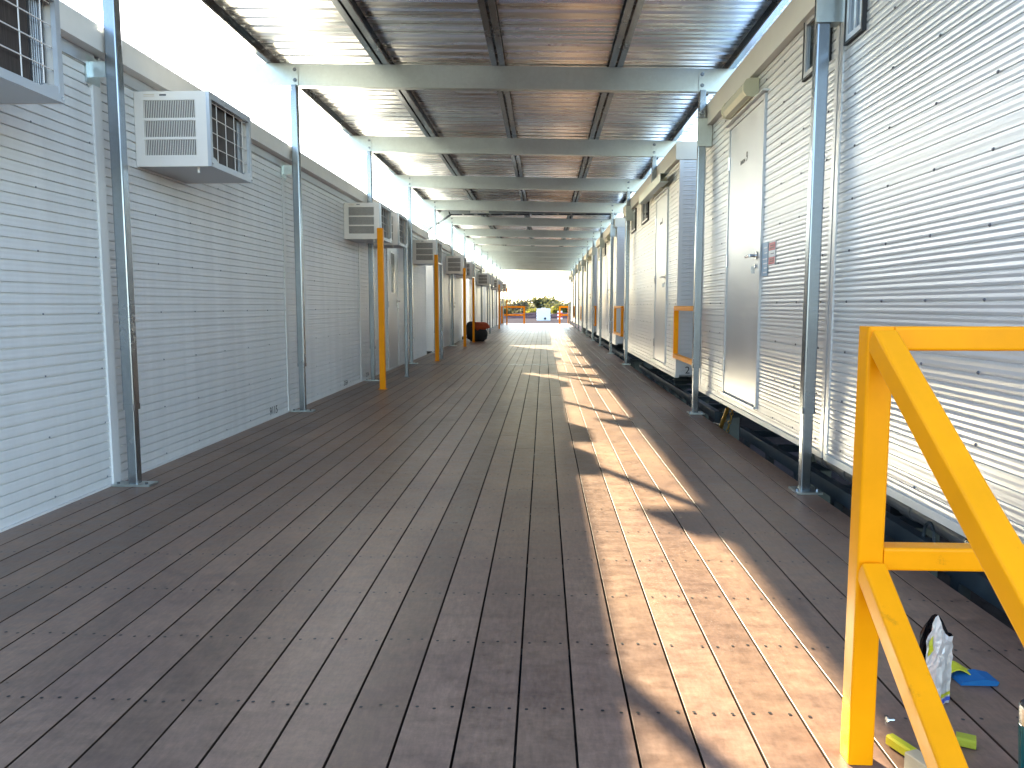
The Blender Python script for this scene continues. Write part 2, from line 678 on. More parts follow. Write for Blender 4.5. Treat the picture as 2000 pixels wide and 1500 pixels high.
def rivets(mb, x, sgn, y0, y1, z0, z1, dy, dz, skip, r):
    y = y0 + 0.12
    while y < y1 - 0.05:
        k = 0
        z = z0 + 0.02
        while z < z1 - 0.03:
            yy = y + random.uniform(-0.012, 0.012)
            if not any(a - 0.05 < yy < b + 0.05 and c - 0.05 < z < d + 0.05 for a, b, c, d in skip):
                n = 6
                vs = [(x + sgn * 0.001, yy + r * math.cos(R(60 * q)), z + r * math.sin(R(60 * q))) for q in range(n)]
                vs += [(x + sgn * 0.006, yy + r * 0.5 * math.cos(R(60 * q)), z + r * 0.5 * math.sin(R(60 * q))) for q in range(n)]
                fs = [(i, (i + 1) % n, n + (i + 1) % n, n + i) for i in range(n)] + [tuple(range(n, 2 * n))]
                mb.add(vs, fs)
            z += dz
        y += dy


def hut(side, y0, y1, label, joints=(), doors=(), windows=(), roof_over=True):
    left = side == 'L'
    xf = XL if left else 1.50
    sg = 1 if left else -1
    z0, z1 = (-0.02, 2.30) if left else (0.19, 2.60)
    zf = 2.47 if left else 2.80
    dep = 3.0
    xb = xf - sg * dep
    WM, TM = (WALL_L, TRIM_L) if left else (WALL_R, TRIM_R)
    root = thing('portable_hut', (xf - sg * 1.5, (y0 + y1) / 2, G), label, 'hut', 'huts along the ' + ('left' if left else 'right') + ' of the deck')
    xi = xf - sg * 0.02
    lo, hi = sorted((xi, xb))
    MB().box(lo, hi, y0 + 0.02, y1 - 0.02, z0 + 0.01, zf - 0.05).build('body', CORE, root)
    # front cladding split at the joints
    ed = [y0 + 0.035] + [j for j in joints] + [y1 - 0.035]
    for a, b_ in zip(ed[:-1], ed[1:]):
        corr(MB(), (xf, a, 0), (0, 1, 0), b_ - a, (sg, 0, 0), z0 + 0.03, z1, side).build('wall_panel', WM, root)
    for jj in joints:
        a, b_ = sorted((xf - sg * 0.002, xf + sg * 0.007))
        MB().box(a, b_, jj - 0.028, jj + 0.028, z0 + 0.03, z1).build('joint_batten', WM, root)
    # end cladding
    for (ye, ny) in ((y0, -1), (y1, 1)):
        a, b_ = sorted((xf - sg * 0.035, xb))
        corr(MB(), (a, ye, 0), (1, 0, 0), b_ - a, (0, ny, 0), z0 + 0.03, z1, side).build('end_wall_panel', WM, root)
        a, b_ = sorted((xf - sg * 0.036, xf + sg * 0.006))
        y_a, y_b = sorted((ye - ny * 0.036, ye + ny * 0.006))
        MB().box(a, b_, y_a, y_b, z0 + 0.001, z1).build('corner_trim', WM, root)
    a, b_ = sorted((xf - sg * 0.03, xf + sg * 0.010))
    MB().box(a, b_, y0 + 0.007, y1 - 0.007, z0 - 0.004, z0 + 0.029).build('base_trim', TM, root)
    # fascia and roof
    over = 0.08 if left else 0.05
    a, b_ = sorted((xf - sg * 0.2, xf + sg * over))
    zlo = 2.33 if left else 2.605
    MB().prism_y([(xf - sg * 0.2, zlo), (xf + sg * over, zlo), (xf + sg * over, zf - 0.012), (xf + sg * (over - 0.012), zf), (xf - sg * 0.2, zf)][::(1 if sg > 0 else -1)],
                 y0 - 0.005, y1 + 0.005).build('fascia', TM, root)
    if left:
        a, b_ = sorted((xf - sg * 0.01, xf + sg * 0.012))
        MB().box(a, b_, y0 + 0.01, y1 - 0.01, 2.262, 2.329).build('soffit_shade_strip', ACMET, root)  # added grey strip standing in for the shade under the fascia
    a, b_ = sorted((xb - sg * 0.05, xf - sg * 0.201))
    MB().box(a, b_, y0 - 0.003, y1 + 0.003, zf - 0.06, zf - 0.004).build('roof', ROOFM if left else ROOFR, root)
    rv = MB()
    skip = [(d[0], d[1], z0, d[3]) for d in doors] + [tuple(w) for w in windows]
    if left:
        rivets(rv, xf, sg, y0, y1, z0 + 0.06, z1, 0.47, 0.30, skip, 0.0055)
    else:
        rivets(rv, xf, sg, y0, y1, z0 + 0.06, z1, 0.395, 0.25, skip, 0.0075)
    rv.build('wall_rivets', RIVETL if left else RIVET, root, kind='stuff')
    for d in doors:
        door(root, xf, sg, *d)
    for w in windows:
        window(root, xf, sg, *w)
    if not left:
        # supports and skid under the floor
        for xc in (1.98, 3.6):
            MB().box(xc, xc + 0.08, y0 + 0.1, y1 - 0.1, 0.03, 0.188).build('chassis_beam', CHASSIS, root)
        y = y0 + 0.45
        while y < y1:
            MB().box(2.12, 2.32, y - 0.1, y + 0.1, G, 0.186).build('support_block', CHASSIS, root)
            y += 1.7
    else:
        for y in (y0 + 0.4, (y0 + y1) / 2, y1 - 0.4):
            MB().box(xb + 0.2, xb + 0.4, y - 0.1, y + 0.1, G, z0 + 0.01).build('support_block', CHASSIS, root)
            MB().box(xf - 0.4, xf - 0.2, y - 0.1, y + 0.1, G, z0 + 0.01).build('support_block', CHASSIS, root)
    return root


def xbox(mb, xf, sg, d0, d1, y0, y1, z0, z1):
    a, b_ = sorted((xf + sg * d0, xf + sg * d1))
    return mb.box(a, b_, y0, y1, z0, z1)


def door(root, xf, sg, ya, yb, za, zb, hinge_near=False, slit=False, mark=None):
    """ya..yb and za..zb are the outside of the frame"""
    f = MB()
    t = 0.035
    xbox(f, xf, sg, -0.005, 0.016, ya, ya + t, za, zb)
    xbox(f, xf, sg, -0.005, 0.016, yb - t, yb, za, zb)
    xbox(f, xf, sg, -0.005, 0.016, ya + t, yb - t, zb - t, zb)
    f.build('door_frame', DOORM, root)
    leaf = xbox(MB(), xf, sg, -0.004, 0.009, ya + t + 0.004, yb - t - 0.004, za + 0.012, zb - t - 0.004).build('door', DOORM, root)
    seal = MB()
    xbox(seal, xf, sg, -0.003, 0.004, ya + t, ya + t + 0.004, za, zb - t)
    xbox(seal, xf, sg, -0.003, 0.004, yb - t - 0.004, yb - t, za, zb - t)
    xbox(seal, xf, sg, -0.003, 0.004, ya + t + 0.004, yb - t - 0.004, zb - t - 0.004, zb - t)
    seal.build('door_seal', SEAL, root)
    sill = xbox(MB(), xf, sg, 0.0, 0.028, ya, yb, za - 0.014, za - 0.001)
    sill.build('door_sill', DOORM, root)
    drip = xbox(MB(), xf, sg, 0.0, 0.045, ya - 0.04, yb + 0.04, zb + 0.002, zb + 0.014)
    drip.build('drip_rail', WFRAME, root)
    hy = (ya + t + 0.075) if not hinge_near else (yb - t - 0.075)
    dr = 1 if not hinge_near else -1
    hz = za + 1.06
    h = MB()
    h.tube((xf + sg * 0.008, hy, hz), (xf + sg * 0.016, hy, hz), 0.028, 0.028, 14)
    h.tube((xf + sg * 0.014, hy, hz), (xf + sg * 0.058, hy, hz), 0.011, 0.011, 10)
    h.tube((xf + sg * 0.055, hy, hz), (xf + sg * 0.055, hy + dr * 0.12, hz - 0.004), 0.011, 0.009, 10)
    h.build('handle', STEEL, leaf)
    k = MB()
    k.tube((xf + sg * 0.012, hy, hz - 0.075), (xf + sg * 0.022, hy, hz - 0.075), 0.014, 0.014, 10)
    k.box(*sorted((xf + sg * 0.018, xf + sg * 0.045)), hy - 0.002, hy + 0.002, hz - 0.125, hz - 0.075)
    k.build('key', STEEL, leaf)
    ye = yb - t if not hinge_near else ya + t
    for zz in (za + 0.22, (za + zb) / 2, zb - 0.3):
        MB().tube((xf + sg * 0.014, ye, zz - 0.05), (xf + sg * 0.014, ye, zz + 0.05), 0.008, 0.008, 8).build('hinge', STEEL, leaf)
    if mark:
        lettering('door_text', mark[0], 0.045, (xf + sg * 0.0105, yb - t - 0.34, zb - 0.37), (0, -1, 0) if sg < 0 else (0, 1, 0), (0, 0, 1), INK, leaf)
        lettering('door_number', mark[1], 0.10, (xf + sg * 0.0105, yb - t - 0.50, zb - 0.37), (0, -1, 0) if sg < 0 else (0, 1, 0), (0, 0, 1), INK, leaf)
    if slit:
        yc = (ya + yb) / 2
        w = xbox(MB(), xf, sg, 0.008, 0.014, yc - 0.16, yc + 0.16, za + 1.17, za + 1.84).build('door_window', WFRAME, leaf)
        for kx in (-0.095, 0.0, 0.095):
            xbox(MB(), xf, sg, 0.0145, 0.017, yc + kx - 0.032, yc + kx + 0.032, za + 1.20, za + 1.81).build('door_pane', GLASS, leaf)


def window(root, xf, sg, ya, yb, za, zb):
    f = MB()
    t = 0.028
    xbox(f, xf, sg, -0.004, 0.022, ya, ya + 0.012, za, zb)
    xbox(f, xf, sg, -0.004, 0.022, yb - 0.012, yb, za, zb)
    xbox(f, xf, sg, -0.004, 0.022, ya + 0.012, yb - 0.012, zb - 0.012, zb)
    xbox(f, xf, sg, -0.004, 0.022, ya + 0.012, yb - 0.012, za, za + 0.012)
    w = f.build('window', SEAL, root)
    i = MB()
    a, b_, c, d = ya + 0.0125, yb - 0.0125, za + 0.0125, zb - 0.0125
    for (p, q, r_, s_) in ((a, a + t, c, d), (b_ - t, b_, c, d), (a + t, b_ - t, d - t, d), (a + t, b_ - t, c, c + t)):
        xbox(i, xf, sg, -0.004, 0.018, p, q, r_, s_)
    i.build('window_frame', WFRAME, w)
    xbox(MB(), xf, sg, 0.003, 0.006, a + t, b_ - t, c + t, d - t).build('window_pane', GLASS, w)
    ym = (a + b_) / 2
    xbox(MB(), xf, sg, 0.0065, 0.014, ym - 0.012, ym + 0.012, c + t, d - t).build('window_mullion', WFRAME, w)


# right-hand huts
random.seed(31)
R0 = hut('R', 1.0, 4.10, 'nearest silver ribbed hut on the right, behind the yellow stair rail', windows=[(3.80, 4.02, 2.28, 2.62)])
R1 = hut('R', 4.13, 7.42, 'silver ribbed hut on the right with red sticker beside its closed door',
         doors=[(5.41, 6.42, 0.29, 2.43, False, False, ('ROOM', '9'))], windows=[(4.24, 4.64, 2.28, 2.62)])
R2 = hut('R', 8.75, 14.45, 'silver ribbed hut on the right with the number 2 low on its end wall',
         doors=[(9.50, 10.47, 0.29, 2.40, False, False, ('ROOM', '8'))], windows=[(11.25, 11.95, 2.22, 2.58), (12.75, 13.35, 2.22, 2.58)])
R3 = hut('R', 16.05, 21.9, 'fourth silver hut along the right side, beyond the second gap',
         doors=[(17.2, 18.15, 0.29, 2.40)], windows=[(18.9, 19.5, 2.22, 2.58), (20.6, 21.2, 2.22, 2.58)])
R4 = hut('R', 23.3, 29.2, 'fifth silver hut along the right side of the deck',
         doors=[(24.5, 25.45, 0.29, 2.40)], windows=[(26.4, 27.0, 2.22, 2.58), (27.9, 28.5, 2.22, 2.58)])
R5 = hut('R', 30.5, 36.4, 'sixth silver hut along the right, last but one before the yard',
         doors=[(31.6, 32.55, 0.29, 2.40)], windows=[(33.4, 34.0, 2.22, 2.58)])
R6 = hut('R', 37.6, 43.4, 'last silver hut along the right, beside the far end of the deck',
         doors=[(38.7, 39.65, 0.29, 2.40)], windows=[(40.6, 41.2, 2.22, 2.58)])
lettering('painted_number', '2', 0.115, (1.60, 8.742, 0.235), (1, 0, 0), (0, 0, 1), INK, R2)

# left-hand huts
L0 = hut('L', 1.15, 4.165, 'nearest off-white ribbed hut filling the left edge of the photo')
L1 = hut('L', 4.175, 15.72, 'long off-white ribbed hut on the left with a slit-window door',
         joints=(7.136, 10.04), doors=[(11.80, 12.66, 0.012, 2.03, True, True)])
L2 = hut('L', 16.75, 22.55, 'third off-white hut along the left, just past the first gap', joints=(19.6,),
         doors=[(19.75, 20.6, 0.012, 2.03, True, True)])
L3 = hut('L', 24.9, 30.8, 'fourth off-white hut along the left, behind the black bag', joints=(27.8,))
L4 = hut('L', 32.0, 37.6, 'fifth off-white hut along the left side of the deck')
L5 = hut('L', 38.6, 43.4, 'last off-white hut along the left, beside the far end of the deck')
bt = xbox(MB(), XL, 1, -0.002, 0.011, 4.128, 4.205, -0.02, 2.30)
bt.build('joint_batten', WALL_L, L1)
lettering('painted_number', '9115', 0.10, (XL + 0.002, 6.62, 0.035), (0, 1, 0), (0, 0, 1), INK, L1)
lettering('painted_number', '2154', 0.085, (XL + 0.002, 9.15, 0.035), (0, 1, 0), (0, 0, 1), INK, L1)
lettering('painted_mark', '2154', 0.085, (XL + 0.002, 10.3, 0.035), (0, 1, 0), (0, 0, 1), INK, L1)

# ---------------------------------------------------------------- canopy
canopy = thing('canopy', (0, 0, 0), 'long galvanised steel canopy on square posts roofing the whole deck', 'canopy')
CY0, CY1 = 2.4, 43.9


def zb(x):            # underside of the cross beams
    return 3.010 - 0.024 * (x + 2.6)


BEAMS = [4.17 + 3.02 * k for k in range(0, 14)]
XBL, XBR = -2.66, 1.78
for yb in BEAMS:
    t = 0.004
    pr = [(0, 0), (0.075, 0), (0.075, 0.02), (0.075 - t, 0.02), (0.075 - t, t), (t, t), (t, 0.2 - t), (0.075 - t, 0.2 - t), (0.075 - t, 0.18), (0.075, 0.18), (0.075, 0.2), (0, 0.2)]
    pr = [(yb + y, z) for y, z in pr][::-1]
    MB().prism_x(pr, XBL, XBR, zb).build('beam', BEAMM, canopy)
PX = [-2.56, -1.48, -0.42, 0.64, 1.70]
for i, px in enumerate(PX):
    zz = zb(px) + 0.2015
    t = 0.003
    mbs = MB()
    offs = ((0.006, 1),) if i == 0 else (((-0.006, -1),) if i == 4 else ((0.011, 1), (-0.011, -1)))
    segs = [CY0, 7.3, 13.3, 19.4, 25.4, 31.4, 37.5, CY1]
    for a, b_ in zip(segs[:-1], segs[1:]):
        m2 = MB()
        for o_, s_ in offs:
            p = [(0, 0), (0.05, 0), (0.05, 0.015), (0.05 - t, 0.015), (0.05 - t, t), (t, t), (t, 0.1 - t), (0.05 - t, 0.1 - t), (0.05 - t, 0.085), (0.05, 0.085), (0.05, 0.1), (0, 0.1)]
            p = [(px + o_ + s_ * x, zz + z) for x, z in p]
            if s_ < 0:
                p = p[::-1]
            m2.prism_y(p, a + 0.003, b_ - 0.003)
        m2.build('purlin', ZINC, canopy)
# roof sheets, one mesh shared
XS0, XS1 = -2.64, 1.84


def zsheet(x):
    return zb(x) + 0.304


SW = 0.76
pf = []
for k in range(4):
    y = 0.19 * k
    pf += [(y, 0.0), (y + 0.060, 0.0), (y + 0.066, 0.0035), (y + 0.074, 0.0), (y + 0.128, 0.0), (y + 0.142, 0.029), (y + 0.176, 0.029)]
pf += [(SW, 0.0), (SW + 0.022, 0.0)]
top = [(y, z + 0.0016) for y, z in pf[::-1]]
sm = MB().prism_x([(y, z) for y, z in (pf + top)][::-1], XS0, XS1, lambda x: zsheet(x)).mesh('roof_sheet')
sm.materials.append(SHEET)
y = CY0
ns = 0
random.seed(9)
while y < CY1 - 0.3:
    o = bpy.data.objects.new('roof_sheet', sm)
    COL.objects.link(o)
    o.parent = canopy
    ns += 1
    o.location = (0, y, 0.0025 * (ns % 2))
    o.rotation_euler = (R(random.uniform(-0.07, 0.07)), 0, 0)
    y += SW


def bolts(mb, x, y, zs, r=0.011):
    for z in zs:
        mb.tube((x, y, z), (x, y - 0.010, z), r, r, 6)
        mb.tube((x, y, z), (x, y - 0.003, z), r * 1.7, r * 1.7, 10)


def post(px, yb, side, stub=False):
    zt = zb(px)
    yp = yb - 0.035                       # stands just in front of its beam
    low = 0.43
    if not stub:
        p = MB().bar((px, yp, low), (px, yp, zt - 0.06), 0.065, 0.065, ch=0.008, seg=2).build('post', ZINC, canopy)
        MB().bar((px, yp, 0.012), (px, yp, low), 0.053, 0.053, ch=0.006, seg=2).build('inner_leg', ZINC, p)
        if side == 'L':
            bp = MB().box(px - 0.105, px + 0.105, yp - 0.05, yp + 0.05, 0.001, 0.012)
            bolts_x = (-0.08, 0.08)
        else:
            bp = MB().box(px - 0.06, px + 0.075, yp - 0.075, yp + 0.075, 0.001, 0.012)
            bolts_x = (-0.048, 0.058)
        bp.build('base_plate', BEAMM, p)
        bb = MB()
        for dx in bolts_x:
            bb.tube((px + dx, yp - 0.03, 0.012), (px + dx, yp - 0.03, 0.024), 0.009, 0.009, 6)
        bb.build('anchor_bolts', ZINC, p)
        cl = MB().bar((px, yp, low - 0.002), (px, yp, low + 0.03), 0.069, 0.069, ch=0.008, seg=1)
        cl.build('collar', ZINC, p)
        br = MB()
        if side == 'L':
            br.box(XL + 0.002, XL + 0.012, yp - 0.06, yp + 0.06, 2.17, 2.31)
            br.box(XL + 0.012, px - 0.0328, yp - 0.03, yp - 0.026, 2.20, 2.28)
            br.box(XL + 0.012, px - 0.0328, yp - 0.026, yp + 0.01, 2.276, 2.28)
        else:
            br.box(px + 0.0328, 1.494, yp - 0.045, yp + 0.035, 2.42, 2.66)
            br.box(px - 0.045, px + 0.0325, yp - 0.046, yp - 0.0330, 2.42, 2.66)
        br.build('wall_bracket', BEAMM, p)
    else:
        p = MB().bar((px, yp, 2.50), (px, yp, zt - 0.06), 0.061, 0.061, ch=0.006, seg=2).build('stub_post', ZINC, canopy)
        ch = MB()
        ch.prism_y([(1.35, 2.44), (1.449, 2.44), (1.449, 2.445), (1.355, 2.445), (1.355, 2.535), (1.449, 2.535), (1.449, 2.54), (1.35, 2.54)][::-1], yp - 0.95, yp + 1.05)
        ch.build('channel_bracket', BEAMM, p)
    # strap that laps the beam's face
    st = MB().box(px - 0.029, px + 0.029, yb - 0.009, yb - 0.001, zt - 0.10, zt + 0.185)
    st.build('strap', BEAMM, p)
    q = MB()
    bolts(q, px, yb - 0.009, (zt + 0.05, zt + 0.145))
    q.build('strap_bolts', ZINC, p)
    t2 = MB().bar((px, yp, zt - 0.062), (px, yp, zt - 0.003), 0.053, 0.053, ch=0.006, seg=1)
    t2.build('top_leg', ZINC, p)


for k, yb in enumerate(BEAMS):
    post(-2.282, yb, 'L')
    post(1.410, yb, 'R', stub=(k == 2))

# ---------------------------------------------------------------- air conditioners
def make_ac():
    """origin at the wall, bottom of the near side; sticks out to +x, runs along +y"""
    D, Wd, Hh = 0.45, 0.64, 0.43
    root = thing('air_conditioner', (0, 0, 0))
    c = MB()
    c.box(0.0, D - 0.02, 0.0, Wd, Hh - 0.012, Hh)                       # top
    c.box(0.0, D - 0.02, 0.0, 0.012, 0.0, 0.065)                         # near side frame
    c.box(0.0, D - 0.02, 0.0, 0.012, Hh - 0.05, Hh - 0.012)
    c.box(0.0, 0.055, 0.0, 0.012, 0.065, Hh - 0.05)
    c.box(D - 0.085, D - 0.02, 0.0, 0.012, 0.065, Hh - 0.05)
    zz = [0.065, 0.155, 0.170, 0.264, 0.279, Hh - 0.05]
    c.box(0.055, D - 0.085, 0.0, 0.012, zz[1], zz[2])
    c.box(0.055, D - 0.085, 0.0, 0.012, zz[3], zz[4])
    c.box(0.0, D - 0.02, Wd - 0.012, Wd, 0.0, 0.065)                     # far side frame
    c.box(0.0, D - 0.02, Wd - 0.012, Wd, Hh - 0.05, Hh - 0.012)
    c.box(0.0, 0.055, Wd - 0.012, Wd, 0.065, Hh - 0.05)
    c.box(D - 0.085, D - 0.02, Wd - 0.012, Wd, 0.065, Hh - 0.05)
    c.box(0.055, D - 0.085, Wd - 0.012, Wd, zz[1], zz[2])
    c.box(0.055, D - 0.085, Wd - 0.012, Wd, zz[3], zz[4])
    c.build('casing', PLASTIC, root)
    f = MB()
    f.box(D - 0.02, D, 0.0, Wd, 0.0, 0.035)
    f.box(D - 0.02, D, 0.0, Wd, Hh - 0.04, Hh)
    f.box(D - 0.02, D, 0.0, 0.03, 0.035, Hh - 0.04)
    f.box(D - 0.02, D, Wd - 0.03, Wd, 0.035, Hh - 0.04)
    f.prism_x([(0.03, 0.035), (0.10, 0.035), (0.08, 0.05), (0.03, 0.06)], D - 0.018, D - 0.002)
    f.prism_x([(Wd - 0.03, 0.035), (Wd - 0.03, 0.06), (Wd - 0.12, 0.05), (Wd - 0.14, 0.035)], D - 0.018, D - 0.002)
    f.build('back_frame', ACMET, root)
    MB().box(0.002, D - 0.075, 0.045, Wd - 0.045, 0.012, Hh - 0.0125).build('inner_case', BLACK, root)
    MB().box(D - 0.074, D - 0.05, 0.02, Wd - 0.13, 0.012, Hh - 0.0125).build('coil', COIL, root)
    fin = MB()
    for k in range(7):
        y = Wd - 0.122 + 0.0135 * k
        fin.box(D - 0.072, D - 0.046, y, y + 0.008, 0.04, Hh - 0.045)
    fin.build('coil_fins', COILF, root)
    for (a, b_) in ((zz[0], zz[1]), (zz[2], zz[3]), (zz[4], zz[5])):
        for y in (0.002, Wd - 0.010):
            lv = MB()
            n = 30
            for k in range(n):
                x = 0.055 + (D - 0.14) * (k + 0.5) / n
                lv.bar((x, y + 0.004, a), (x, y + 0.004, b_), 0.0036, 0.005, side=(1, 0, 0))
            lv.build('louvre', PLASTIC, root)
    gr = MB()
    for k in range(5):
        y = 0.03 + (Wd - 0.06) * k / 4.4
        gr.tube((D - 0.028, y, 0.03), (D - 0.028, y, Hh - 0.035), 0.0028, 0.0028, 5)
    for k in range(5):
        z = 0.04 + (Hh - 0.085) * k / 4
        gr.tube((D - 0.026, 0.02, z), (D - 0.026, Wd - 0.02, z), 0.0028, 0.0028, 5)
    gr.build('wire_guard', PLASTIC, root)
    MB().box(0.002, D - 0.021, 0.013, Wd - 0.013, 0.001, 0.011).build('base_pan', ACMET, root)
    MB().tube((D - 0.10, 0.05, -0.03), (D - 0.10, 0.05, 0.001), 0.008, 0.008, 8).build('drain_spout', PLASTIC, root)
    tr = MB()
    for x, y, z in ((D, 0.015, 0.017), (D, Wd - 0.015, 0.017)):
        tr.tube((x - 0.001, y, z), (x + 0.004, y, z), 0.006, 0.006, 8)
    tr.build('case_screws', STEEL, root)
    lg = MB()
    lg.box(0.155, 0.195, -0.0015, 0.0005, Hh - 0.026, Hh - 0.016)
    lg.build('badge', RIVET, root)
    lg = MB()
    lg.box(0.06, 0.125, -0.001, 0.0005, Hh - 0.019, Hh - 0.0165)
    lg.box(0.06, 0.125, -0.001, 0.0005, Hh - 0.028, Hh - 0.0255)
    lg.build('badge_lettering', WOOD, root)
    return root


AC = [
    (2.52, 1.82, 'white box air conditioner cut by the top left corner of the photo'),
    (4.555, 1.818, 'largest whole box air conditioner, right behind the nearest left post'),
    (9.31, 1.80, 'box air conditioner just behind the tallest-looking yellow guard post'),
    (10.47, 1.82, 'box air conditioner above the slit-window door of the long left hut'),
    (14.22, 1.77, 'box air conditioner at the far end of the long left hut'),
    (18.95, 1.78, 'box air conditioner behind the third yellow guard post'),
    (21.26, 1.76, 'box air conditioner above the black bag and orange jacket'),
    (27.85, 1.73, 'box air conditioner in the middle of the fourth left hut'),
    (29.85, 1.73, 'box air conditioner near the far end of the fourth left hut'),
    (33.6, 1.73, 'box air conditioner nearer the camera on the fifth left hut'),
    (36.2, 1.73, 'box air conditioner farther along the fifth left hut'),
    (40.6, 1.73, 'farthest box air conditioner, on the last left hut'),
]
proto = make_ac()
for i, (y, z, lab) in enumerate(AC):
    o = proto if i == 0 else copy_tree(proto)
    o.location = (XL + 0.003, y, z)
    o['label'] = lab
    o['category'] = 'air conditioner'
    o['group'] = 'air conditioners on the left huts'

# ---------------------------------------------------------------- guard posts on the left
def guard(y, h, m, label, x=-1.93, w=0.068, plate=True):
    t = thing('guard_post' if m is YELLOW else 'support_post', (x, y, 0), label, 'post', 'guard posts along the left huts')
    MB().bar((x, y, 0.001), (x, y, h), w, w, ch=0.008, seg=2).build('shaft', m, t)
    MB().box(x - w / 2 + 0.004, x + w / 2 - 0.004, y - w / 2 + 0.004, y + w / 2 - 0.004, h + 0.0005, h + 0.004).build('cap', m, t)
    MB().box(x - w / 2 - 0.012, x + w / 2 + 0.012, y - w / 2 - 0.012, y + w / 2 + 0.012, 0.0012, 0.007).build('foot_plate', m, t)


guard(9.12, 1.905, YELLOW, 'nearest tall yellow post on the left side of the deck')
guard(10.75, 1.80, ZINC, 'grey support post under the air conditioner over the left door', w=0.05)
guard(13.86, 1.905, YELLOW, 'second yellow post along the left side of the deck')
guard(14.50, 1.755, ZINC, 'grey support post under the air conditioner at the long hut end', w=0.05)
guard(18.78, 1.905, YELLOW, 'third yellow post, left of the black bag')
guard(21.15, 1.745, YELLOW, 'fourth yellow post, standing in front of the black bag', w=0.06)
guard(27.6, 1.70, ZINC, 'grey support post under the fourth left hut air conditioner', w=0.05)
guard(33.4, 1.905, YELLOW, 'fifth yellow post far along the left side')
guard(40.4, 1.905, YELLOW, 'farthest yellow post on the left, near the deck end')

# ---------------------------------------------------------------- foreground stair rail
rail = thing('stair_rail', (0.697, 1.642, 0), 'yellow square-tube stair railing at lower right, closest to the camera', 'railing')
kw = dict(ch=0.006, seg=3)
S = 0.050
MB().bar((0.697, 1.642, 0.001), (0.697, 1.642, 0.957), S + 0.004, S + 0.004, **kw).build('post', YELLOW, rail)
MB().bar((0.7245, 1.642, 0.932), (1.44, 1.642, 0.932), S, S, side=(0, 1, 0), **kw).build('top_rail', YELLOW, rail)
MB().bar((0.7245, 1.642, 0.463), (1.44, 1.642, 0.463), S, S, side=(0, 1, 0), **kw).build('middle_rail', YELLOW, rail)
sl = 0.686
MB().bar((0.697, 1.612, 0.930 - 0.0), (0.697, 1.612 - 1.25, 0.930 - 1.25 * sl), S, S, **kw).build('sloping_top_rail', YELLOW, rail)
MB().bar((0.697, 1.612, 0.440), (0.697, 1.612 - 1.25, 0.440 - 1.25 * sl), S, S, **kw).build('sloping_middle_rail', YELLOW, rail)
MB().bar((0.697, 0.34, G), (0.697, 0.34, 0.10), S, S, **kw).build('bottom_post', YELLOW, rail)
MB().bar((1.415, 1.642, 0.001), (1.415, 1.642, 0.9065), S, S, **kw).build('end_post', YELLOW, rail)
w_ = MB()
for z in (0.957, 0.488, 0.438):
    w_.tube((0.7235, 1.668, z - 0.025), (0.7235, 1.668, z - 0.05), 0.004, 0.004, 6)
w_.build('weld_beads', YELLOW, rail)

# gap barriers between the right-hand huts
def barrier(y0, y1, label):
    t = thing('gap_barrier', (1.47, y0, 0.45), label, 'railing', 'yellow barriers across the gaps on the right')
    x = 1.47
    MB().bar((x, y0 + 0.03, 0.47), (x, y0 + 0.03, 0.945), 0.05, 0.05, ch=0.006, seg=1).build('upright', YELLOW, t)
    MB().bar((x, y1 - 0.03, 0.47), (x, y1 - 0.03, 0.945), 0.05, 0.05, ch=0.006, seg=1).build('upright', YELLOW, t)
    MB().bar((x, y0 + 0.004, 0.972), (x, y1 - 0.004, 0.972), 0.05, 0.05, ch=0.006, seg=1).build('top_rail', YELLOW, t)
    MB().bar((x, y0 + 0.004, 0.443), (x, y1 - 0.004, 0.443), 0.05, 0.05, ch=0.006, seg=1).build('bottom_rail', YELLOW, t)
    q = MB()
    for ye, s_ in ((y0, -1), (y1, 1)):
        a, b_ = sorted((ye - s_ * 0.002, ye + s_ * 0.08))
        q.box(1.476, 1.492, a, b_, 0.9, 0.95)
        q.box(1.476, 1.492, a, b_, 0.48, 0.53)
    q.build('wall_lug', YELLOW, t)


barrier(7.46, 8.66, 'yellow barrier across the gap beside the hut numbered 2')
barrier(14.5, 16.0, 'yellow barrier across the second gap between the right huts')
barrier(21.95, 23.25, 'yellow barrier across the third gap between the right huts')
barrier(29.25, 30.45, 'yellow barrier across the fourth gap between the right huts')
barrier(36.45, 37.55, 'yellow barrier across the farthest gap between the right huts')


def end_rail(x0, x1, y, label):
    t = thing('end_railing', (x0, y, 0), label, 'railing', 'yellow railings at the far end of the deck')
    for x in (x0, x1):
        MB().bar((x, y, 0.001), (x, y, 0.97), 0.10, 0.10, ch=0.008, seg=1).build('post', YELLOW, t)
    MB().bar((x0 + 0.051, y, 0.93), (x1 - 0.051, y, 0.93), 0.10, 0.10, side=(0, 1, 0), ch=0.008, seg=1).build('top_rail', YELLOW, t)
    MB().bar((x0 + 0.051, y, 0.48), (x1 - 0.051, y, 0.48), 0.10, 0.10, side=(0, 1, 0), ch=0.008, seg=1).build('middle_rail', YELLOW, t)


end_rail(-2.36, -1.10, 43.45, 'yellow two-bar railing at the far deck end, left side')
end_rail(0.90, 1.40, 43.45, 'narrow yellow railing at the far deck end, right side')

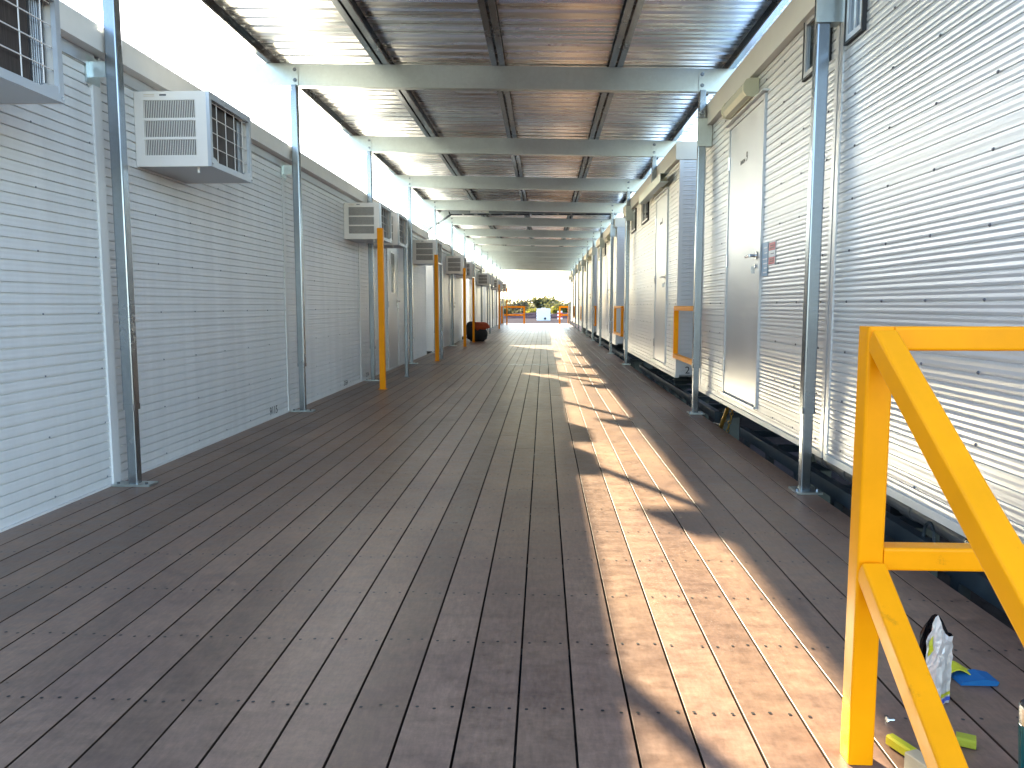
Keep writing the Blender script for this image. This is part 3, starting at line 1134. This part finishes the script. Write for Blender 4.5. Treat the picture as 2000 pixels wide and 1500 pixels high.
# ---------------------------------------------------------------- lights over the doors
def make_lamp():
    root = thing('bulkhead_light', (0, 0, 0))
    MB().prism_y([(0, 0), (0, 0.13), (-0.05, 0.13), (-0.05, 0.0)], 0, 0.66).build('housing', LIGHTP, root)
    d = MB()
    d.prism_y([(-0.0502, 0.004), (-0.0502, 0.126), (-0.085, 0.118), (-0.105, 0.085), (-0.105, 0.045), (-0.085, 0.012)], 0.02, 0.64)
    d.build('diffuser', DIFF, root)
    for a in (-0.004, 0.6405):
        e = MB()
        e.prism_y([(-0.0504, 0.0), (-0.0504, 0.13), (-0.088, 0.121), (-0.109, 0.087), (-0.109, 0.043), (-0.088, 0.009)], a, a + 0.0235)
        e.build('end_cap', LIGHTP, root)
    return root


lp = make_lamp()
for i, (y, z, lab) in enumerate([
        (5.62, 2.455, 'cream bulkhead light over the nearest right-hand door'),
        (9.66, 2.43, 'cream bulkhead light over the door of the hut numbered 2'),
        (17.35, 2.43, 'cream bulkhead light over the door of the fourth right hut'),
        (24.65, 2.43, 'cream bulkhead light over the door of the fifth right hut'),
        (31.75, 2.43, 'cream bulkhead light over the door of the sixth right hut'),
        (38.85, 2.43, 'cream bulkhead light over the farthest right-hand door')]):
    o = lp if i == 0 else copy_tree(lp)
    o.location = (1.497, y, z)
    tag(o, lab, 'light', 'lights over the right-hand doors')

# stickers beside the door
t = thing('red_sticker', (1.498, 5.09, 1.27), 'red and white warning sticker beside the nearest right-hand door', 'sticker')
MB().box(1.4955, 1.4975, 5.095, 5.245, 1.265, 1.42).build('backing', WHITE, t)
MB().box(1.4942, 1.4954, 5.103, 5.237, 1.362, 1.413).build('red_band', RED, t)
MB().box(1.4942, 1.4954, 5.103, 5.237, 1.272, 1.318).build('red_band', RED, t)
k = MB()
for z in (1.375, 1.392, 1.288, 1.302, 1.338):
    k.box(1.4934, 1.4941, 5.12, 5.12 + random.uniform(0.07, 0.10), z, z + 0.005)
k.build('print', INK, t)
t = thing('blue_sticker', (1.498, 5.26, 1.2), 'pale blue notice sticker between the door frame and red sticker', 'sticker')
MB().box(1.4955, 1.4975, 5.26, 5.395, 1.20, 1.425).build('backing', BLUE, t)
k = MB()
for z in (1.22, 1.25, 1.28, 1.31, 1.35, 1.385):
    k.box(1.4945, 1.4954, 5.275, 5.275 + random.uniform(0.06, 0.105), z, z + 0.008)
k.build('print', WHITE, t)

# ---------------------------------------------------------------- cable tray
tray = thing('cable_tray', (-2.1, 17.3, 3.0), 'galvanised ladder cable tray crossing under the roof and bending down left', 'cable tray')
for y in (17.15, 17.45):
    MB().bar((1.62, y, 3.075), (-2.10, y, 3.085), 0.006, 0.15, side=(0, 1, 0)).build('side_rail', ZINC, tray)
    MB().bar((-2.10, y, 3.085), (-2.68, y, 2.70), 0.006, 0.15, side=(0, 1, 0)).build('bent_side_rail', ZINC, tray)
x = 1.5
while x > -2.05:
    MB().box(x - 0.02, x + 0.02, 17.154, 17.446, 3.016, 3.034).build('rung', ZINC, tray)
    x -= 0.30
for k in range(3):
    a = -2.2 - 0.18 * k
    z = 3.085 + (a + 2.10) * (0.385 / 0.58) - 0.05
    MB().box(a - 0.02, a + 0.02, 17.154, 17.446, z - 0.01, z + 0.008).build('rung', ZINC, tray)
MB().box(-1.62, -1.22, 17.142, 17.1465, 3.03, 3.13).build('splice_plate', WFRAME, tray)
q = MB()
for dx in (0.03, 0.15, 0.25, 0.37):
    for z in (3.055, 3.105):
        q.tube((-1.62 + dx, 17.142, z), (-1.62 + dx, 17.134, z), 0.009, 0.009, 6)
q.build('splice_bolts', ZINC, tray)
for x in (-1.4, 0.64):
    MB().tube((x, 17.3, 3.03), (x, 17.3, zb(x) + 0.205), 0.005, 0.005, 6).build('hanger_rod', ZINC, tray)

# ---------------------------------------------------------------- under the right-hand huts
def skid(y0, y1, label):
    t = thing('steel_skid_frame', (1.58, y0, G), label, 'steel frame', 'dark steel frames beside the deck')
    MB().bar((1.585, y0, 0.005), (1.585, y1, 0.005), 0.05, 0.075).build('top_chord', CHASSIS, t)
    MB().bar((1.585, y0, -0.22), (1.585, y1, -0.22), 0.05, 0.06).build('bottom_chord', CHASSIS, t)
    MB().bar((2.05, y0, 0.005), (2.05, y1, 0.005), 0.05, 0.075).build('back_chord', CHASSIS, t)
    y = y0 + 0.03
    while y < y1:
        MB().bar((1.585, y, G + 0.002), (1.585, y, -0.033), 0.045, 0.06).build('upright', CHASSIS, t)
        MB().bar((1.6105, y + 0.05, 0.0), (2.0245, y + 0.05, 0.0), 0.045, 0.045, side=(0, 1, 0)).build('cross_bar', CHASSIS, t)
        y += 0.62
    q = MB()
    yl = y0 + (y1 - y0) * 0.42
    pts = [(1.585, yl + 0.045 * math.cos(R(a)), 0.04 + 0.075 * math.sin(R(a))) for a in range(0, 181, 20)]
    q.sweep(pts, 0.007, 6)
    q.build('lifting_loop', CHASSIS, t)


skid(1.0, 6.10, 'dark steel frame beside the deck under the nearest right huts')
skid(7.0, 12.6, 'dark steel frame beside the deck under the hut numbered 2')
skid(14.0, 21.0, 'dark steel frame beside the deck along the fourth right hut')
skid(22.5, 29.0, 'dark steel frame beside the deck along the fifth right hut')

t = thing('drain_pipe', (1.70, 1.0, 0.06), 'grey plastic waste pipe with couplings under the nearest right hut', 'pipe')
MB().tube((1.70, 0.9, 0.045), (1.70, 4.70, 0.085), 0.043, 0.043, 20).build('pipe_run', PVC, t, smooth=False)
for yy in (4.62, 4.28, 3.52, 2.85, 2.2):
    z = 0.045 + (yy - 0.9) / 3.8 * 0.04
    MB().tube((1.70, yy - 0.055, z), (1.70, yy + 0.055, z), 0.049, 0.049, 20).build('coupling', PVC, t)
hg = MB()
for yy in (4.0, 3.0, 2.0):
    z = 0.045 + (yy - 0.9) / 3.8 * 0.04
    hg.tube((1.70, yy, z), (1.70, yy, 0.19), 0.006, 0.006, 6)
    hg.tube((1.70, yy - 0.012, z), (1.70, yy + 0.012, z), 0.0455, 0.0455, 16)
hg.build('pipe_hangers', ZINC, t)

# tie-down chain
t = thing('tie_down_chain', (1.53, 6.5, -0.1), 'yellow-zinc tie-down chain and load binder hanging below the near right door', 'chain')
random.seed(4)


def link(c, d, up, L=0.030, w=0.018, r=0.0045):
    d, up = Vector(d).normalized(), Vector(up).normalized()
    s_ = d.cross(up).normalized()
    pts = []
    for k in range(13):
        a = 2 * math.pi * k / 12
        pts.append(Vector(c) + d * (L * 0.62 * math.cos(a)) + s_ * (w * 0.62 * math.sin(a)))
    return MB().sweep([tuple(p) for p in pts], r, 5)


for strand, (xa, ya, xb_, yb_) in enumerate(((1.535, 6.36, 1.52, 6.62), (1.555, 6.30, 1.535, 6.46))):
    for k in range(9):
        f_ = k / 8
        c = (xa + (xb_ - xa) * f_ + random.uniform(-.004, .004), ya + (yb_ - ya) * f_ + random.uniform(-.006, .006), 0.185 - 0.30 * f_)
        d = (xb_ - xa, yb_ - ya, -0.30)
        link(c, d, (1, 0, 0) if k % 2 else (0, 1, 0.3)).build('chain_link', BRASS, t)
MB().tube((1.525, 6.38, 0.15), (1.50, 6.52, -0.04), 0.016, 0.016, 10).build('binder_barrel', BRASS, t)
MB().tube((1.49, 6.50, 0.0), (1.475, 6.78, -0.03), 0.008, 0.006, 8).build('binder_handle', STEEL, t)

# ---------------------------------------------------------------- things lying by the stair rail
# snack-type foil bag standing on the deck
t = thing('foil_bag', (1.01, 1.90, 0), 'crumpled silver and black foil bag standing open behind the stair rail', 'bag')


def bag_grid(nu, nv, fn, name, m):
    vs, fs = [], []
    for j in range(nv + 1):
        for i in range(nu + 1):
            vs.append(fn(i / nu, j / nv))
    for j in range(nv):
        for i in range(nu):
            a = j * (nu + 1) + i
            fs.append((a, a + 1, a + nu + 2, a + nu + 1))
    return MB().add(vs, fs).build(name, m, t, smooth=False)


random.seed(14)
NZ = [[random.uniform(-1, 1) for _ in range(40)] for _ in range(40)]


def bag_front(u, v, off=0.0):
    x = 0.962 + 0.064 * u
    w = max(0.45, math.sin(math.pi * min(1, max(0, u))))
    thick = 0.030 * (1 - v) ** 0.6 * w
    cr = 0.0022 * NZ[int(u * 9)][int(v * 14)] * (0.4 + v)
    topz = 0.175 + 0.055 * math.sin(math.pi * min(1, u * 1.15)) ** 1.5 * (1 if u < 0.5 else 0.6)
    return (x + 0.004 * NZ[int(v * 13)][int(u * 5)] * v, 1.905 - thick + cr - 0.015 * v - off, 0.002 + v * topz)


def bag_back(u, v):
    x = 0.962 + 0.064 * u
    w = max(0.45, math.sin(math.pi * u))
    thick = 0.032 * (1 - v) ** 0.5 * w
    x += 0.012 * u
    cr = 0.0022 * NZ[int(u * 9) + 12][int(v * 14)] * (0.4 + v)
    topz = 0.170 + 0.05 * math.sin(math.pi * min(1, u * 1.1))
    return (x, 1.907 + thick + cr + 0.014 * v, 0.002 + v * topz)


bag_grid(9, 14, bag_front, 'front_film', FOIL)
bag_grid(9, 14, bag_back, 'back_film', FOILK)
bag_grid(4, 14, lambda u, v: (lambda a, b_: tuple(a[i] + (b_[i] - a[i]) * u for i in range(3)))(bag_front(1, v), bag_back(1, v)), 'gusset', FOILK)
bag_grid(5, 2, lambda u, v: bag_front(0.55 + 0.45 * u, 0.10 + 0.05 * v + 0.04 * u, 0.002), 'lime_stripe', FOILY)
bag_grid(5, 2, lambda u, v: bag_front(0.55 + 0.45 * u, 0.02 + 0.06 * v + 0.03 * u, 0.002), 'blue_stripe', FOILB)
bag_grid(3, 3, lambda u, v: bag_front(0.06 + 0.16 * u, 0.68 + 0.18 * v, 0.002), 'lime_patch', FOILY)

t = thing('cloth_strap', (1.14, 2.03, 0), 'blue and yellow folded cloth strap lying beside the foil bag', 'strap')
pts = []
for k in range(13):
    a = k / 12
    x = 1.06 + 0.105 * a
    z = 0.006 + 0.035 * math.sin(math.pi * a) ** 2 * (a)
    pts.append((x, 2.03 + 0.015 * math.sin(a * 3), z))
q = MB()
vs, fs = [], []
for (x, y, z) in pts:
    vs += [(x, y - 0.022, z), (x, y + 0.022, z + 0.004), (x, y + 0.022, z + 0.007), (x, y - 0.022, z + 0.003)]
for k in range(12):
    for e in range(4):
        a, b_ = k * 4 + e, k * 4 + (e + 1) % 4
        fs.append((a, b_, b_ + 4, a + 4))
fs += [(0, 3, 2, 1), (48, 49, 50, 51)]
q.add(vs, fs)
q.build('yellow_loop', CLOTHY, t)
MB().prism_y([(1.105, 0.0015), (1.20, 0.0015), (1.205, 0.012), (1.17, 0.019), (1.11, 0.010)][::-1], 1.985, 2.045).build('blue_pad', CLOTHB, t)

sp = MB()
sp.bar((0.950, 1.712, 0.012), (0.985, 1.694, 0.013), 0.032, 0.022, side=(0.4, 0.9, 0), ch=0.005, seg=2)
tag(sp.build('lime_sponge', LIME, at=(0.97, 1.70, 0.0)), 'small lime green sponge on the deck behind the sloping rail', 'sponge')

t = thing('wood_block', (0.82, 1.60, 0), 'pale wooden offcut at the bottom edge under the sloping rail', 'block')
MB().bar((0.795, 1.60, 0.024), (0.835, 1.50, 0.024), 0.046, 0.036, side=(0, 0, 1), ch=0.002, seg=1).build('offcut', WOOD, t)
t2 = MB().bar((0.795, 1.70, 0.014), (0.82, 1.64, 0.014), 0.024, 0.024, side=(0, 0, 1), ch=0.004, seg=1)
tag(t2.build('yellow_wedge', CLOTHY, at=(0.81, 1.67, 0)), 'small yellow wedge touching the pale wooden offcut', 'wedge')
t3 = MB()
t3.tube((0.835, 1.80, 0.004), (0.85, 1.80, 0.004), 0.0035, 0.0035, 8)
t3.tube((0.835, 1.80, 0.004), (0.832, 1.80, 0.004), 0.008, 0.008, 8)
tag(t3.build('loose_bolt', STEEL, at=(0.84, 1.80, 0)), 'tiny loose steel bolt on the deck beside the sloping rail', 'bolt')

t = thing('tumbler', (1.012, 1.52, 0), 'teal drinking tumbler with steel rim at the lower right corner', 'tumbler')
MB().lathe((1.012, 1.52, 0.0015), [(0.030, 0), (0.032, 0.004), (0.041, 0.150), (0.0405, 0.152)], 24).build('cup_body', TEAL, t, smooth=False)
MB().lathe((1.012, 1.52, 0.154), [(0.0405, 0), (0.042, 0.035), (0.040, 0.037), (0.0385, 0.035)], 24).build('steel_rim', STEEL, t)
MB().lathe((1.012, 1.52, 0.1895), [(0.0375, 0), (0.0375, 0.004)], 24).build('lid', SEAL, t)

# ---------------------------------------------------------------- bag and jacket far along the left
def lump(c, r, seed, nu=14, nv=9, jag=0.18):
    random.seed(seed)
    vs, fs = [], []
    nz = [[random.uniform(-1, 1) for _ in range(nu)] for _ in range(nv + 1)]
    for j in range(nv + 1):
        th = math.pi * j / nv
        for i in range(nu):
            ph = 2 * math.pi * i / nu
            k = 1 + jag * nz[j][i] * math.sin(th)
            sx = math.copysign(abs(math.sin(th) * math.cos(ph)) ** 0.8, math.cos(ph))
            sy = math.copysign(abs(math.sin(th) * math.sin(ph)) ** 0.8, math.sin(ph))
            vs.append((c[0] + r[0] * k * sx, c[1] + r[1] * k * sy, max(0.002, c[2] + r[2] * k * math.cos(th))))
    for j in range(nv):
        for i in range(nu):
            fs.append((j * nu + i, (j + 1) * nu + i, (j + 1) * nu + (i + 1) % nu, j * nu + (i + 1) % nu))
    return MB().add(vs, fs)


t = thing('tool_bag', (-1.88, 21.7, 0), 'black tool bag slumped against the left huts under an orange jacket', 'bag')
lump((-1.86, 21.7, 0.20), (0.27, 0.22, 0.24), 41).build('bag_body', RUBBER, t, smooth=True)
lump((-2.05, 21.65, 0.30), (0.15, 0.17, 0.26), 43).build('side_pocket', RUBBER, t, smooth=True)
MB().sweep([(-1.98 + 0.13 * math.cos(R(a)), 21.62, 0.40 + 0.15 * math.sin(R(a))) for a in range(0, 181, 20)], 0.014, 6).build('carry_handle', RUBBER, t)
t = lump((-1.80, 21.68, 0.40), (0.24, 0.20, 0.14), 47, jag=0.3)
tag(t.build('orange_jacket', ORANGE, at=(-1.8, 21.68, 0.3), smooth=True), 'orange work jacket thrown over the black tool bag', 'jacket')

t = thing('cable_coil', (-2.42, 19.5, 2.47), 'dark coil of cable lying on the roof edge of the third left hut', 'cable')
for k in range(3):
    pts = [(-2.50 + (0.15 - 0.012 * k) * math.cos(R(a)), 19.5 + (0.28 - 0.02 * k) * math.sin(R(a)), 2.483 + 0.022 * k) for a in range(0, 361, 24)]
    MB().sweep(pts, 0.011, 6).build('cable_turn', RUBBER, t)

# ---------------------------------------------------------------- white tank and yard
t = thing('white_tank', (-0.02, 84, G), 'white square water tank standing in the yard beyond the deck', 'tank')
MB().bar((-0.02, 84.1, G), (-0.02, 84.1, G + 1.28), 1.48, 1.2, ch=0.08, seg=3).build('shell', TANKM, t)
for z in (0.3, 0.6, 0.9):
    MB().bar((-0.02, 84.1, G + z), (-0.02, 84.1, G + z + 0.05), 1.52, 1.24, ch=0.09, seg=3).build('rib', TANKM, t)
MB().tube((0.15, 83.5, G + 0.22), (0.15, 83.40, G + 0.22), 0.13, 0.13, 16).build('outlet_valve', BLACK, t)
MB().lathe((-0.02, 84.1, G + 1.282), [(0.25, 0), (0.25, 0.05), (0.2, 0.07)], 18).build('filler_lid', TANKM, t)
t = thing('marker_panel', (1.1, 60, G), 'red and white striped marker panel in the yard behind the right end railing', 'marker')
MB().bar((1.25, 60, G), (1.25, 60, G + 1.1), 0.05, 0.05).build('stake', SIGNW, t)
for k in range(5):
    MB().prism_x([(59.96, G + 0.55 + 0.13 * k), (59.97, G + 0.55 + 0.13 * k), (59.97, G + 0.675 + 0.13 * k), (59.96, G + 0.675 + 0.13 * k)][::-1], 1.05, 1.45).build('stripe', RED if k % 2 else SIGNW, t)
for i, (x, y, s_, lab) in enumerate(((-1.9, 78, 0.22, 'pale rock left of the white tank, by the far railing'), (-1.2, 76, 0.3, 'pale rock just left of the white tank'), (-3.4, 80, 0.3, 'pale rock behind the left end railing'))):
    tag(lump((x, y, G + 0.1), (s_ * 1.5, s_, s_ * 0.5), 60 + i, 9, 6, 0.25).build('rock', SIGNW, at=(x, y, G)), lab, 'rock')


# ---------------------------------------------------------------- bushes
def bush_mesh(seed, n, rx, rz, ls, lm):
    random.seed(seed)
    mb = MB()
    clumps = []
    for k in range(9):
        a = random.uniform(0, 6.28)
        r_ = random.uniform(0.1, 0.75)
        clumps.append((rx * r_ * math.cos(a), rx * r_ * math.sin(a), rz * random.uniform(0.25, 0.85), random.uniform(0.3, 0.5)))
    for k in range(n):
        c = random.choice(clumps)
        d = Vector((random.gauss(0, 1), random.gauss(0, 1), random.gauss(0, 0.8)))
        d = d.normalized() * (random.random() ** 0.5) * c[3]
        p = Vector((c[0] + d.x * rx, c[1] + d.y * rx, max(0.05, c[2] + d.z * rz * 0.9)))
        nrm = Vector((random.uniform(-1, 1), random.uniform(-1, 1), random.uniform(-0.3, 1))).normalized()
        s_ = nrm.orthogonal().normalized()
        t_ = nrm.cross(s_)
        l1 = ls * random.uniform(0.6, 1.3)
        mb.add([p - s_ * l1, p + t_ * l1 * 0.5, p + s_ * l1, p - t_ * l1 * 0.5], [(0, 1, 2, 3)])
    me = mb.mesh('foliage')
    me.materials.append(lm)
    st = MB()
    for c in clumps[:6]:
        st.tube((c[0] * 0.15, c[1] * 0.15, 0), (c[0], c[1], c[2]), 0.05, 0.015, 5)
    ms = st.mesh('stems')
    ms.materials.append(BARK)
    return me, ms


KINDS = [bush_mesh(1, 900, 1.6, 1.9, 0.16, LEAF_A), bush_mesh(2, 900, 1.5, 1.6, 0.15, LEAF_B), bush_mesh(3, 900, 1.9, 2.2, 0.17, LEAF_C)]


def bush(x, y, kind, s_, label, group=None, cat='bush'):
    t = thing('bush' if cat == 'bush' else 'tree', (x, y, G), label, cat, group)
    t.scale = (s_, s_, s_ * 0.78)
    t.rotation_euler = (0, 0, random.uniform(0, 6.28))
    for nm, me in (('crown', KINDS[kind][0]), ('trunk', KINDS[kind][1])):
        o = bpy.data.objects.new(nm, me)
        COL.objects.link(o)
        o.parent = t


random.seed(77)
bush(2.2, 103, 1, 1.25, 'bright lime green bush just right of the white tank')
bush(-1.6, 104, 1, 1.0, 'lime green bush just left of the white tank')
bush(0.9, 112, 0, 1.9, 'tallest tree on the skyline, above the white tank', cat='tree')
bush(-3.2, 108, 2, 1.4, 'grey-green bush above the gap left of the white tank')
bush(4.4, 108, 0, 1.3, 'olive bush above the right end railing')
for i in range(34):
    x = -26 + 52 * i / 33 + random.uniform(-0.7, 0.7)
    bush(x, random.uniform(103, 126), random.choice((0, 0, 2, 1)), random.uniform(0.85, 1.45), 'scrub bush in the belt of bush behind the earth bank', 'scrub beyond the yard')
for i in range(30):
    x = -45 + 90 * i / 29 + random.uniform(-1.2, 1.2)
    bush(x, random.uniform(140, 175), random.choice((0, 2)), random.uniform(1.3, 1.9), 'small distant tree in the scrub skyline', 'distant scrub trees', 'tree')
